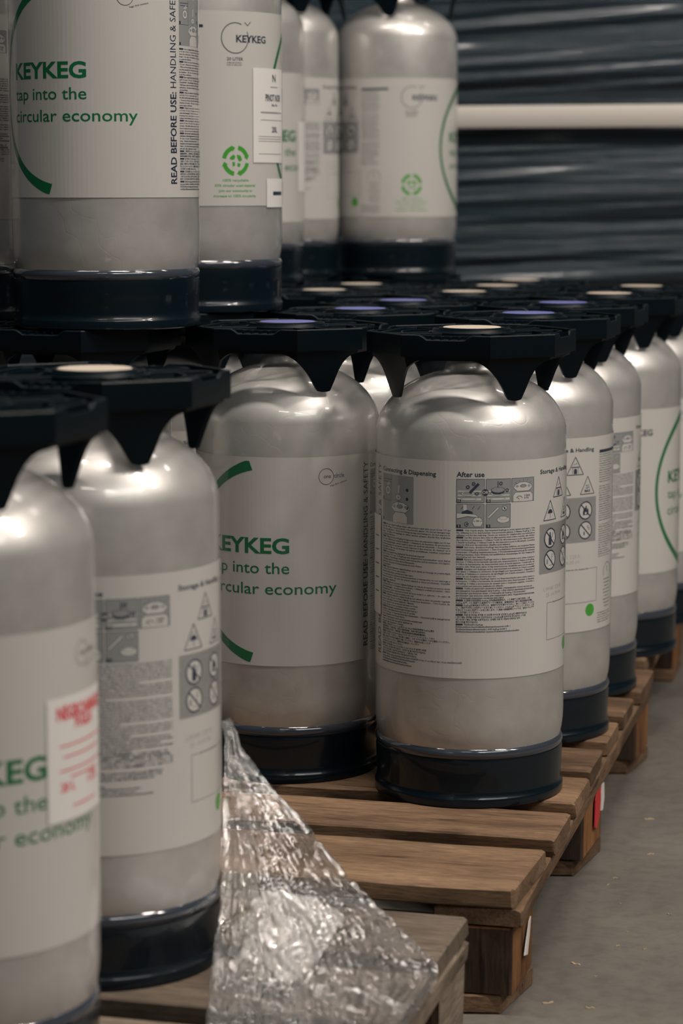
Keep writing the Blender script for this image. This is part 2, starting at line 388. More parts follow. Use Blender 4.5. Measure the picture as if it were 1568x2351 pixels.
def art():
    o = []
    # ---- slogan panel with the big green arc
    P = []; n = 60
    for i in range(n + 1):
        a = math.radians(180 - 72 + 144 * i / n); k = abs(i / n - .5) * 2
        th = .006 + .008 * k ** 2; r = .1364
        P += [(-.2686 + r * math.cos(a), .1328 + r * math.sin(a)), (-.2686 + (r - th) * math.cos(a), .1328 + (r - th) * math.sin(a))]
    P = [(x, min(max(y, .004), .2605)) for x, y in P]
    o.append((P, [(2 * i, 2 * i + 1, 2 * i + 3, 2 * i + 2) for i in range(n)], GREEN, 1))
    text(o, 'KEYKEG', -.374, .1445, .0185, GREEN, .028, width=.1145, res=3)
    text(o, 'tap into the', -.374, .1185, .0142, GREEN, .006, width=.1145, res=3)
    text(o, 'circular economy', -.374, .0920, .0142, GREEN, .006, width=.177, res=3)
    # ---- ring logo with two words
    arc(o, -.2115, .2405, .0098, .0104, INK)
    text(o, 'one', -.2150, .2385, .0048, INK, .004, width=.0098)
    text(o, 'circle', -.2005, .2385, .0058, INK, .004, width=.0150)
    text(o, 'kegs that connect', -.2060, .2275, .0022, INK, .004, width=.0255, rot=math.radians(13))
    # ---- upright warning line
    text(o, 'READ BEFORE USE:', -.1395, .0166, .0100, INK, .022, width=.112, rot=PI / 2)
    text(o, 'HANDLING & SAFETY', -.1395, .1335, .0100, INK, 0, width=.121, rot=PI / 2)
    # ---- connecting & dispensing
    text(o, 'Connecting & Dispensing', -.133, .2465, .0052, INK, .02, width=.0905)
    rect(o, -.133, .1855, -.0735, .2435, GREY)
    L = .0004
    def octo(cx, cy, w, h, c=PAPER):
        pts = [(cx - w, cy - h * .2), (cx - w * .8, cy + h * .5), (cx - w * .3, cy + h), (cx + w * .3, cy + h), (cx + w * .8, cy + h * .5), (cx + w, cy - h * .2), (cx + w * .6, cy - h), (cx - w * .6, cy - h)]
        poly(o, pts, c, 2); line(o, pts, L, INK, 3, True)
        disc(o, cx, cy + h * .15, w * .28, GREY, 3, 14, .45); arc(o, cx, cy + h * .15, w * .28, w * .33, INK, ey=.45, layer=4, n=16)
        for s in (-1, 1): disc(o, cx + s * w * .62, cy + h * .1, w * .16, GREY, 3, 10, .7)
    for s in (0, 1): rect(o, -.131 + .001 * s, .2365 - s * .003, -.112, .2372 - s * .003, INK, 2)
    arc(o, -.120, .2235, .0030, .0052, PAPER, layer=2); arc(o, -.120, .2235, .0052, .0057, INK, layer=3)
    seg(o, (-.122, .229), (-.1165, .2335), .003, PAPER); line(o, [(-.1235, .228), (-.1150, .2345)], L, INK, 3)
    for (x, y) in ((-.0835, .2265), (-.0835, .2155), (-.0835, .2045)): disc(o, x, y, .0021, INK)
    seg(o, (-.0975, .231), (-.0985, .222), .0022, PAPER); arc(o, -.0985, .2165, .002, .0045, PAPER, ey=.7, layer=2); arc(o, -.0985, .2165, .0045, .005, INK, ey=.7, layer=3)
    seg(o, (-.0985, .2155), (-.0985, .2075), .0007, INK)
    octo(-.096, .2045, .0165, .0062)
    poly(o, [(-.109, .1855), (-.109, .1935), (-.104, .1985), (-.088, .1985), (-.083, .1935), (-.083, .1855)], PAPER, 2)
    line(o, [(-.109, .1855), (-.109, .1935), (-.104, .1985), (-.088, .1985), (-.083, .1935), (-.083, .1855)], L, INK, 3)
    rect(o, -.1325, .1860, -.1295, .1895, INK, 2); rect(o, -.1325, .2115, -.1295, .2150, INK, 2)
    line(o, [(-.133, .2110), (-.112, .2110), (-.112, .2435)], L, INK, 3)
    # ---- after use
    text(o, 'After use', -.017, .2468, .0058, INK, .022, width=.0335)
    cols = [(-.017, .0165), (.0185, .0490), (.0505, .0822)]
    for k, (a, b_) in enumerate(cols):
        rect(o, a, .2155, b_, .2440, GREY)
        line(o, [(a, .2155), (b_, .2155), (b_, .2440), (a, .2440)], .0005, INK, 2, True)
        if k < 2:
            rect(o, a, .1850, b_, .2135, GREY); line(o, [(a, .1850), (b_, .1850), (b_, .2135), (a, .2135)], .0005, INK, 2, True)
    # 1A lever and 1B puck
    for a in (-.0155, .0200):
        rect(o, a, .2285, a + .028, .2300, PAPER, 2); rect(o, a, .2235, a + .028, .2250, PAPER, 2); rect(o, a, .2185, a + .028, .2210, PAPER, 2)
        arc(o, a + .012, .2265, .006, .0075, PAPER, ey=.35, layer=3); arc(o, a + .012, .2265, .0076, .0081, INK, ey=.35, layer=4)
        arc(o, a + .013, .2200, .009, .0094, INK, ey=.2, layer=4)
    seg(o, (-.001, .2275), (.0095, .2385), .0032, INK, 5)
    disc(o, .0330, .2290, .0085, FINE, 5, 22, .45); disc(o, .0330, .2308, .0085, GREY, 6, 22, .4); arc(o, .0330, .2308, .0080, .0087, INK, ey=.4, layer=7)
    seg(o, (.0330, .2415), (.0330, .2335), .0008, INK, 7)
    for x, y, c in ((-.0035, .2345, 'A'), (.0035, .2385, 'C'), (.0075, .2265, 'B'), (.0365, .2385, 'A'), (.0445, .2300, 'B')):
        disc(o, x, y, .0022, INK, 6, 16); text(o, c, x, y - .0010, .0020, PAPER, .01, align='C', layer=7)
    disc(o, .0175, .2280, .0040, INK, 6, 22); text(o, 'OR', .0175, .2262, .0034, PAPER, .02, align='C', layer=7)
    for x, y, c in ((-.0167, .2158, '1A'), (.0188, .2158, '1B'), (-.0167, .1853, '2'), (.0188, .1853, '3')):
        rect(o, x, y, x + .0050, y + .0036, INK, 5); text(o, c, x + .0025, y + .0006, .0024, PAPER, .01, align='C', layer=6)
    octo(.0663, .2335, .0135, .0055)
    poly(o, [(.0525, .2156), (.0525, .2235), (.056, .2270), (.077, .2270), (.0805, .2235), (.0805, .2156)], PAPER, 2)
    line(o, [(.0525, .2156), (.0525, .2235), (.056, .2270), (.077, .2270), (.0805, .2235), (.0805, .2156)], L, INK, 3)
    arc(o, .0610, .2180, .0040, .0046, INK, 20, 160, layer=4); seg(o, (.0610, .2182), (.0585, .2205), .0006, INK, 4)
    text(o, '0 BAR', .0680, .2215, .0022, INK, .015, layer=4); text(o, '0 PSI', .0680, .2185, .0022, INK, .015, layer=4)
    for k in range(5):
        a = math.radians(40 + k * 25); seg(o, (.0663 + .012 * math.cos(a), .2330 + .0075 * math.sin(a)), (.0663 + .0145 * math.cos(a), .2330 + .0092 * math.sin(a)), .0004, INK, 4)
    # 2 foot pressing, 3 tool with lid
    poly(o, [(-.0105, .2045), (-.0040, .2070), (.0020, .2045), (.0030, .2025), (-.0105, .2020)], INK, 4)
    poly(o, [(-.0090, .2130), (-.0050, .2130), (-.0045, .2070), (-.0085, .2055)], PAPER, 4)
    poly(o, [(-.0165, .2030), (.0060, .2015), (.0100, .1975), (-.0040, .1990), (-.0165, .1960)], PAPER, 3)
    line(o, [(-.0165, .2030), (.0060, .2015), (.0100, .1975), (-.0040, .1990), (-.0165, .1960)], L, INK, 4)
    octo(.0085, .1925, .0065, .0058); disc(o, -.0050, .1895, .0026, INK, 4, 18)
    arc(o, -.0050, .1895, .0011, .0017, PAPER, 30, 330, layer=5, n=14)
    for x in (-.0115, .0015, .0085): seg(o, (x + .003, .2115), (x, .2075), .0006, INK, 4)
    seg(o, (.0215, .1975), (.0335, .2090), .0026, PAPER, 3); seg(o, (.0208, .1985), (.0328, .2100), L, INK, 4); seg(o, (.0222, .1965), (.0342, .2080), L, INK, 4)
    disc(o, .0400, .1945, .0078, PAPER, 3, 22, .5); arc(o, .0400, .1945, .0078, .0082, INK, ey=.5, layer=4); arc(o, .0400, .1965, .0050, .0054, INK, ey=.4, layer=4)
    disc(o, .0415, .2085, .0030, PAPER, 3, 18); arc(o, .0415, .2085, .0028, .0033, INK, layer=4); seg(o, (.0395, .2105), (.0435, .2065), .0005, INK, 5)
    rect(o, .0408, .2068, .0422, .2100, INK, 4)
    # ---- small multilingual print
    after = ['GB|Only recycle empty, depressurized KeyKegs to avoid rupture and injury. 1 Use', 'the deflating tool to depressurize. Use protective glasses. 2 Flatten KeyKeg. 3 Use', 'deflating tool for the next keg. Check our website for detailed after use instructions',
        'FR|Les fûts doivent être vides et dépressurisé avant d’être recyclés, afin d’éviter', 'des rupture ou blessures. 1 Utiliser l’outil de décompression pour dépressuriser.', '2 Aplatir le KeyKeg. 3 Utilisez l’outil de décompression pour le fût suivant. Consultez', 'notre site Web pour des instructions détaillées après utilisation.',
        'DE|Nur leere, drucklose KeyKegs dem Recycling zuführen, um mögliches Platzen', 'und Verletzungen zu verhindern. 1 Zum Druckablassen Druckentlastungswerkzeug', 'verwenden. 2 KeyKeg zusammenpressen. 3 Druckentlastungswerkzeug für nächsten', 'KeyKeg benutzen. Siehe Website mit ausführlichen Anweisungen für den Umgang mit', 'dem KeyKeg nach dem Gebrauch.',
        'ES|Recicle solamente KeyKegs vacíos y despresurizados para evitar roturas y', 'lesiones. 1 Utilice la herramienta especial para despresurizarlos. 2 Aplane el KeyKeg.', '3 Utilice la herramienta de despresurizar para el barril siguiente. Compruebe en', 'nuestro sitio Web para saber si hay instrucciones detalladas para uso posterior.',
        'IT|Riciclare solo KeyKegs vuoti e depressurizzati per evitarne la rottura e possibili', 'altri danni. 1 Utilizzare lo strumento da sgonfiaggio per depressurizzare. 2 Appiattire il', 'KeyKeg. 3 Utilizzare lo strumento da sgonfiaggio per il barile successivo. Consulta il', 'nostro sito per dettagliate istruzioni dopo uso.',
        'PT|Recicle apenas KeyKegs vazios ou despressurizados para evitar rutura e', 'ferimentos. 1 Utilize a ferramenta de esvaziamento para despressurizar. 2 Espalme', 'o KeyKeg. 3 Utilize a ferramenta de esvaziar para o recipiente seguinte. Consulte o', 'nosso website para instruções detalhadas pós utilização.',
        'RU|Чтобы не допустить разрыва и травм, утилизируйте только пустые, не', 'находящиеся под давлением кеги KeyKeg. 1 Для сброса давления используйте', 'инструмент для выпуска газов. 2 Сплющите кег KeyKeg. 3 Используйте', 'инструмент для выпуска газов для следующего кега. Подробные инструкции', 'по утилизации приведены на нашем веб-сайте.',
        'CN|仅回收已泄压的空 KeyKeg 以免其破裂或伤人。1 使用放气工具来泄压。2 将', 'KeyKeg 压平。3 使用放气工具用于下一个小桶泄压。查看网站以了解使用后的其他详情。',
        'JP|KeyKegを再利用する際には、破裂やけがを避けるために、空にして減圧してくださ', 'い。1 減圧する際には収縮ツールを使用してください。2 KeyKegを平らにしてください。3 次', 'を次に使うために収縮ツールを使用します。使用後の詳細説明については、当社のウェブサ', 'イトを確認してください。',
        'KR|파열 및 부상을 방지할 수 있도록 비어있고 감압된 KeyKeg만 재활용하십시오.', '1 공기 빼는 공구를 사용하여 감압하십시오. 2 KeyKeg를 납작하게 만드십시오. 3 다음', '케그에 공기 빼는 공구를 사용하십시오. 상세한 사용 후 지침에 대해서는 당사', '웹사이트를 확인하십시오.',
        'TH|รีไซเคิลเฉพาะ KeyKegs', 'ที่ปล่อยแรงดันและว่างเปล่าเพื่อหลีกเลี่ยงการระเบิดและการบาดเจ็บ 1', 'ใช้เครื่องมือปล่อยลมเพื่อลดความดัน 2 ทำให้ KeyKeg แบนลง 3', 'ใช้เครื่องมือปล่อยลมสำหรับถังถัดไป ตรวจสอบเว็บไซต์ของเราสำหรับรายละเอียด']
    conn = ['GB|Use an original KeyKeg coupler with pressure relief valve set at 3.5 bar / 51 psi', 'or 4.1 bar / 60 psi. 2 Connect as shown. • Use protective glasses • Do not use damaged kegs,', 'store in a safe place. • Keep cool during storage and transport, do not expose to', 'heat. • In case of foaming or other issues, please check the website', 'or contact your distributor.',
        'FR|Utiliser un raccord KeyKeg d’origine avec vanne de surpression réglée sur 3.5 bar', '/ 51 psi. 2 Brancher comme indiqué. • Utilisation de lunettes de protection', '• Fûts endommagés, placer celui-ci dans un endroit sécurisé. • Conserver', 'au frais pendant le transport, ne pas exposer à des sources de chaleur ou à', 'la lumière. • En cas de mousse ou autres problèmes, veuillez consulter', 'le site Web ou distributeur.',
        'DE|Einen original KeyKeg Zapfkopf mit Überdruckventil eingestellt', 'auf 3.5 bar / 51 psi. 2 KeyKeg wie abgebildet anschließen und dabei', 'Schutzbrille. • Beschädigte Gebinde nicht verwenden und an sicherem Ort lagern.', '• Kühl lagern, nicht im Sonnenlicht oder bei Wärmequellen', 'aufbewahren. • Bei anderen Problemen besuchen Sie unsere Website', 'oder den Händler.',
        'ES|Utilice un adaptador original KeyKeg con la válvula de descarga de presión fijada', 'en 3.5 bar / 51 psi. 2 Conecte según se indica. •', 'No utilice barriles dañados, guárdelos en un lugar seguro.', '• Conserve fresco durante el almacenamiento y transporte, no los exponga a', 'fuentes de calor. • En caso de crearse espuma u otros problemas, consulte', 'nuestra página o distribuidor.',
        'IT|Utilizzare un raccordo originale KeyKeg con valvola di massima pressione tarata', 'a 3.5 bar / 51 psi. 2 Collegare come indicato. • Utilizzare occhiali protettivi. • Non', 'usare fusti danneggiati. • Conservare al fresco durante', 'il trasporto, non esporre a fonti di luce solare o calore. • In caso di', 'schiuma o altri problemi, si prega di consultare il sito web.',
        'PT|Utilize um adaptador original KeyKeg com válvula de alívio de pressão regulada', 'para 3.5 bar / 51 psi. 2 Faça a ligação conforme ilustrado. • Use óculos de', 'proteção. • Não utilize recipientes danificados. • Mantenha', 'fresco no transporte, não exponha à luz solar direta ou a fontes', 'de calor. • Em caso de outros problemas, consulte o website.',
        'RU|Используйте оригинальную головку KeyKeg с', 'клапаном, отрегулированным на 3.5 bar / 51 psi или', '4.1 bar / 60 psi. 2 Подключите как показано. • Используйте защитные', 'очки. • Храните в безопасном месте. •', 'Хранить в прохладном месте, не допускайте воздействия', 'тепла. • В случае пены или других проблем см.', 'веб-сайт либо обратитесь к своему',
        'CN|使用设定为 3.5 bar / 51 psi 或 4.1 bar / 60 psi 泄压阀的原装 KeyKeg 接头', '连接如图所示。使用护目镜。切勿使用损坏的桶，存放于安全的地方。', '储存和运输时保持冷却，远离热源。若有泡沫或其他问题请查看网站。',
        'JP|圧力弁を備えた元の KeyKeg カプラーを 3.5 バール / 51 psi もしくは4.1', 'に設定して使用してください。2 図の通りに接続し、保護メガネを着用してから接続してください。', '破損した樽は使わず安全な場所に保管してください。輸送中は涼しく保ち', '熱にさらさないでください。問題がある場合は、ウェブサイ', 'トを確認するかお問い合わせください。',
        'KR|감압 밸브를 3.5 bar / 51 psi 또는 4.1 bar / 60 psi 로 설정한 상태로', '사용하십시오. 보안경을 착용하십시오. • 손상된 케그를 사용하지 마십시오.', '• 보관 및 운송 중에는 시원하게 유지하십시오. • 거품 또는 기타', '문제가 있으면 웹사이트를 확인하거나 대리점에 문의하십시오.',
        'TH|ใช้ข้อต่อ KeyKeg ของแท้พร้อมวาล์วระบายความดันตั้งไว้ที่ 3.5 bar / 51 psi หรือ 4.1 bar / 60 psi ปอนด์ต่อตารางนิ้ว', 'สวมแว่นตาป้องกัน • ห้ามใช้ถังที่ชำรุด ให้เก็บรักษาในที่ปลอดภัย •', 'เก็บไว้ในที่เย็นระหว่างการขนส่ง/หลีกเลี่ยงความร้อน •', 'หากมีปัญหาให้ตรวจสอบเว็บไซต์หรือติดต่อตัวแทนจำหน่าย']
    def para(lines, u, v0, v1, w):
        p = (v0 - v1) / len(lines)
        for k, s in enumerate(lines):
            y = v0 - p * (k + .8); x = u; mw = w
            if '|' in s:
                _, s = s.split('|'); rect(o, u, y - .0001, u + .0085, y + .0019, FINE); x = u + .0100; mw = w - .0100
            mm = w * (1.21 if w < .105 else 1.45) if p and k >= len(lines) - 4 else mw
            text(o, s, x, y, .00175, FINE, .022, res=1, maxw=mm, width=mm if len(s) > 66 and mw == mm else None)
    para(after, -.017, .1835, .0565, .1015)
    para(conn, -.133, .1830, .0085, .1090)
    # ---- storage & handling
    text(o, 'Storage & Handling', .0926, .2465, .0052, INK, .02, width=.0735)
    def tri(cx, v0, w, h):
        p = [(cx - w / 2, v0), (cx + w / 2, v0), (cx, v0 + h)]
        line(o, p, .0010, INK, 2, True)
    tri(.133, .2158, .027, .0242); tri(.1128, .1886, .0262, .0242); tri(.1545, .1886, .0262, .0242)
    seg(o, (.1265, .2262), (.1395, .2262), .0012, INK); poly(o, [(.1305, .2170), (.1355, .2170), (.1355, .2215), (.1345, .2240), (.1315, .2240), (.1305, .2215)], INK, 2)
    seg(o, (.1285, .2170), (.1285, .2255), .0006, INK); seg(o, (.1375, .2170), (.1375, .2255), .0006, INK); seg(o, (.130, .2295), (.136, .2315), .0006, INK)
    arc(o, .1128, .1968, .0, .0050, INK, 0, 180); seg(o, (.1128, .1968), (.1128, .1905), .0006, INK); seg(o, (.1092, .2030), (.1085, .2015), .0006, INK)
    for k in range(3): seg(o, (.1108 + k * .002, .2048), (.1102 + k * .002, .2034), .0005, INK)
    text(o, '40°C', .1545, .1990, .0022, INK, .02, align='C'); text(o, '104°F', .1545, .1958, .0022, INK, .02, align='C'); text(o, 'MAX', .1545, .1912, .0034, INK, .04, align='C')
    # hatched square with four prohibition signs
    k = 0.0
    while k < .1410:      # diagonal hatching
        a0 = max(0, k - .0615); a1 = min(k, .0795)
        if a1 > a0: seg(o, (.0926 + a0, .123 + (k - a0)), (.0926 + a1, .123 + (k - a1)), .00042, FINE, 1)
        k += .00165
    for cx in (.1136, .1515):
        for cy in (.1662, .1392):
            disc(o, cx, cy, .0125, PAPER, 3, 36); arc(o, cx, cy, .0108, .0125, INK, layer=4)
    poly(o, [(.1100, .1575), (.1160, .1575), (.1160, .1660), (.1145, .1690), (.1140, .1735), (.1120, .1735), (.1115, .1690), (.1100, .1660)], INK, 4)
    seg(o, (.1165, .1660), (.1195, .1725), .0010, INK, 4)
    line(o, [(.1085, .1340), (.1085, .1400), (.1060, .1400)], .0006, INK, 4); line(o, [(.1105, .1325), (.1180, .1325), (.1165, .1420)], .0005, INK, 4); arc(o, .1180, .1440, .0018, .0023, INK, layer=4, n=14)
    for q in range(5): seg(o, (.1058 + q * .0007, .1345), (.1058 + q * .0007, .1390), .0003, INK, 4)
    poly(o, [(.1465, .1600), (.1555, .1600), (.1570, .1650), (.1555, .1700), (.1540, .1670), (.1525, .1740), (.1500, .1690), (.1485, .1710), (.1465, .1650)], INK, 4)
    disc(o, .1515, .1625, .0018, PAPER, 5, 12)
    arc(o, .1555, .1440, .0012, .0018, INK, layer=4, n=14); arc(o, .1580, .1410, .0012, .0018, INK, layer=4, n=14); rect(o, .1480, .1325, .1500, .1375, INK, 4)
    for cx in (.1136, .1515):
        for cy in (.1662, .1392): seg(o, (cx - .0082, cy + .0082), (cx + .0082, cy - .0082), .0017, INK, 6)
    text(o, 'LW085 22JUL', .1015, .1010, .0048, FAINT, -.006, width=.042, rot=math.radians(2), res=1)
    text(o, '25 14:35:06', .1060, .0935, .0048, FAINT, -.006, width=.036, rot=math.radians(2), res=1)
    line(o, [(.1185, .0862), (.1084, .0862), (.1084, .0402), (.176, .0402), (.176, .0862), (.1600, .0862)], .0004, INK, 2)
    text(o, 'Scan for the newest info', .1393, .0853, .0019, INK, .01, align='C', width=.038)
    disc(o, .1622, .0286, .0086, LEAF, 1, 40)
    # ---- ingredients-style column under a black bar
    rect(o, .179, .2425, .235, .2466, INK)
    words = ' '.join(x.split('|')[-1] for x in conn[:33]).split(); L1 = []; cur = ''
    for wd_ in words:
        if len(cur) + len(wd_) > 40: L1.append(cur); cur = wd_
        else: cur = (cur + ' ' + wd_).strip()
    n = 46
    for k in range(n):
        if k in (13, 30): continue
        text(o, L1[k % len(L1)], .179, .2395 - k * .00311, .00165, FINE, .012, res=1, maxw=.054)
    arc(o, .2070, .0765, .0125, .0132, INK, -20, 200); seg(o, (.2070, .0765), (.2050, .0850), .0008, INK)
    for k in range(9):
        text(o, L1[(k * 3 + 1) % len(L1)][:26 - (k % 3) * 4], .2070, .0660 - k * .0047, .0017, FINE, .012, align='C', res=1, maxw=.042)
    for k in range(5): text(o, L1[(k + 4) % len(L1)], .179, .0212 - k * .0032, .0017, FINE, .012, res=1, maxw=.056)
    # ---- ring logo with the keg name, volume, recycling emblem
    cx, cv = .281, .2290
    arc(o, cx, cv, .0200, .0212, INK, 62, 385, n=60); line(o, [(cx + .0145, .2505), (cx + .0195, .2460), (cx + .0250, .2515)], .0011, INK)
    text(o, 'KEYKEG', cx + .0010, .2235, .0092, INK, .03, width=.0535, res=3)
    text(o, '20 LITER', cx - .0130, .1985, .0042, INK, .012, width=.0250); text(o, 'SLIMLINE KEYKEG', cx - .0130, .1945, .0018, FINE, .01, width=.0225, res=1)
    text(o, '5.28 US GALLON', cx - .0130, .1915, .0018, FINE, .01, width=.0225, res=1)
    ev = .0620
    for q in range(4):
        a0 = 12 + q * 90
        arc(o, cx, ev, .0150, .0210, LEAF, a0 + 8, a0 + 68, n=16)
        a = math.radians(a0 + 4); c_, s_ = math.cos(a), math.sin(a); a2 = math.radians(a0 - 8)
        poly(o, [(cx + .0135 * math.cos(math.radians(a0 + 9)), ev + .0135 * math.sin(math.radians(a0 + 9))), (cx + .0225 * math.cos(math.radians(a0 + 9)), ev + .0225 * math.sin(math.radians(a0 + 9))), (cx + .0180 * math.cos(a2), ev + .0180 * math.sin(a2))], LEAF, 2)
    poly(o, [(cx - .0090, ev + .0050), (cx - .0040, ev + .0085), (cx - .0010, ev + .0060), (cx - .0025, ev + .0020), (cx - .0060, ev + .0010), (cx - .0095, ev + .0020)], LEAF, 2)
    poly(o, [(cx + .0010, ev + .0085), (cx + .0070, ev + .0070), (cx + .0095, ev + .0010), (cx + .0050, ev - .0015), (cx + .0020, ev + .0035)], LEAF, 2)
    poly(o, [(cx - .0060, ev - .0020), (cx - .0020, ev - .0015), (cx - .0015, ev - .0065), (cx - .0050, ev - .0085)], LEAF, 2)
    poly(o, [(cx + .0020, ev - .0030), (cx + .0070, ev - .0040), (cx + .0055, ev - .0090), (cx + .0020, ev - .0080)], LEAF, 2)
    for k, s in enumerate(('100% recyclable', '30% circular used material', 'Join our community to', 'increase to 100% circularity')):
        text(o, s, cx, .0335 - k * .0072, .0036, LEAF, .012, align='C', width=(.040, .063, .052, .066)[k])
    return o
LH = .2656
def wrap(items, r, base=None):
    """bend flat artwork round the keg; returns (verts, faces, material indices)"""
    V = []; F = []; M = []
    if base:
        u0, u1, v0, v1, m = base; n = max(4, int((u1 - u0) / .0058))
        for i in range(n + 1):
            th = (u0 + (u1 - u0) * i / n) / R
            for v in (v0, v1): V.append((r * math.cos(th), r * math.sin(th), v))
        for i in range(n): F.append((2 * i, 2 * i + 2, 2 * i + 3, 2 * i + 1)); M.append(m)
    for P, fs, m, layer in items:
        if any(max(P[i][0] for i in f) - min(P[i][0] for i in f) > .0055 for f in fs):   # slice wide faces so they follow the curve
            bm = bmesh.new(); bv = [bm.verts.new((x, y, 0)) for x, y in P]
            for f in fs:
                try: bm.faces.new([bv[i] for i in f])
                except ValueError: pass
            ua, ub = min(p[0] for p in P), max(p[0] for p in P); x = math.ceil(ua / .0032) * .0032
            while x < ub:
                bmesh.ops.bisect_plane(bm, geom=bm.verts[:] + bm.edges[:] + bm.faces[:], plane_co=(x, 0, 0), plane_no=(1, 0, 0)); x += .0032
            bm.verts.index_update(); P = [(v.co.x, v.co.y) for v in bm.verts]; fs = [tuple(v.index for v in f.verts) for f in bm.faces]; bm.free()
        k = len(V); rr = r + .00007 + .000035 * layer
        for u, v in P: V.append((rr * math.cos(u / R), rr * math.sin(u / R), v))
        for f in fs: F.append(tuple(k + i for i in f)); M.append(m)
    return V, F, M
def wrapped(name, items, r, base, mats):
    V, F, M = wrap(items, r, base)
    me = bpy.data.meshes.new(name); me.from_pydata(V, [], F)
    for m in mats: me.materials.append(m)
    me.polygons.foreach_set('material_index', M); me.update()
    return me
me_label = wrapped('label', art(), R + .0004, (-.4055, .3425, 0, LH, PAPER), MATS)

# ------------------------------------------------------------------ keg parts (shared meshes)
HC = .0555; HH = .119; HD = (HC + HH) / math.sqrt(2)
def octr(th, k=0.0):
    r = 9
    for i in range(8):
        c = math.cos(th - i * PI / 4)
        if c > .3: r = min(r, ((HH if i % 2 == 0 else HD) - k) / c)
    return r
def loop_angles(n=160):
    A = set(2 * PI * i / n for i in range(n))
    corner = math.atan2(HC, HH)
    for i in range(4):
        for s in (-1, 1): A.add((i * PI / 2 + s * corner) % (2 * PI))
    A = sorted(A); out = [A[0]]
    for a in A[1:]:
        if a - out[-1] > .004: out.append(a)
    return out
def body_mesh():
    bm = bmesh.new(); prof = [(0, .045), (.06, .047)]
    for i in range(9):
        a = i / 8 * PI / 2; prof.append((.100 + .0188 * math.sin(a), .105 - .055 * math.cos(a)))
    prof += [(.1188, .18), (.1188, .30), (.1188, .40)]
    for i in range(1, 15):
        a = i / 15 * PI / 2; prof.append((.1188 * math.cos(a), .452 + .080 * math.sin(a)))
    prof = [p for p in prof if not (p[1] > .5 and p[0] < .036)]
    prof += [(.034, .532), (.031, .540), (.031, .562), (0, .562)]
    lathe(bm, prof, 128)
    return bm
def cup_mesh():
    bm = bmesh.new()
    lathe(bm, [(0, .006), (.098, .006), (.104, 0), (.1165, 0), (.1188, .0015), (.1192, .010), (.1185, .012), (.1172, .0135), (.1165, .020), (.1172, .040), (.1178, .056), (.1172, .0605), (.1150, .0620), (.09, .0600)], 128)
    return bm
def collar_mesh():
    bm = bmesh.new(); pr = []
    for i in range(13):
        a = -.9 + i / 12 * 2.9; pr.append((.1108 + .0076 * math.cos(a), .0665 + .0085 * math.sin(a)))
    lathe(bm, pr + [(.100, .0700), (.100, .0600), pr[0]], 128)
    return bm
def curve_plate(loops, zc, half, bev):
    cu = bpy.data.curves.new('p', 'CURVE'); cu.dimensions = '2D'; cu.fill_mode = 'BOTH'; cu.extrude = half; cu.bevel_depth = bev; cu.bevel_resolution = 1
    for L in loops:
        s = cu.splines.new('POLY'); s.points.add(len(L) - 1); s.use_cyclic_u = True
        for p, q in zip(s.points, L): p.co = (q[0], q[1], 0, 1)
    o = bpy.data.objects.new('p', cu); C.objects.link(o)
    ev = o.evaluated_get(bpy.context.evaluated_depsgraph_get()); me = ev.to_mesh()
    vs = [Vector((v.co.x, v.co.y, v.co.z + zc)) for v in me.vertices]; fs = [tuple(p.vertices) for p in me.polygons]
    ev.to_mesh_clear(); bpy.data.objects.remove(o); bpy.data.curves.remove(cu)
    return vs, fs
def add_raw(bm, vs, fs):
    V = [bm.verts.new(v) for v in vs]
    for f in fs:
        try: bm.faces.new([V[i] for i in f])
        except ValueError: pass
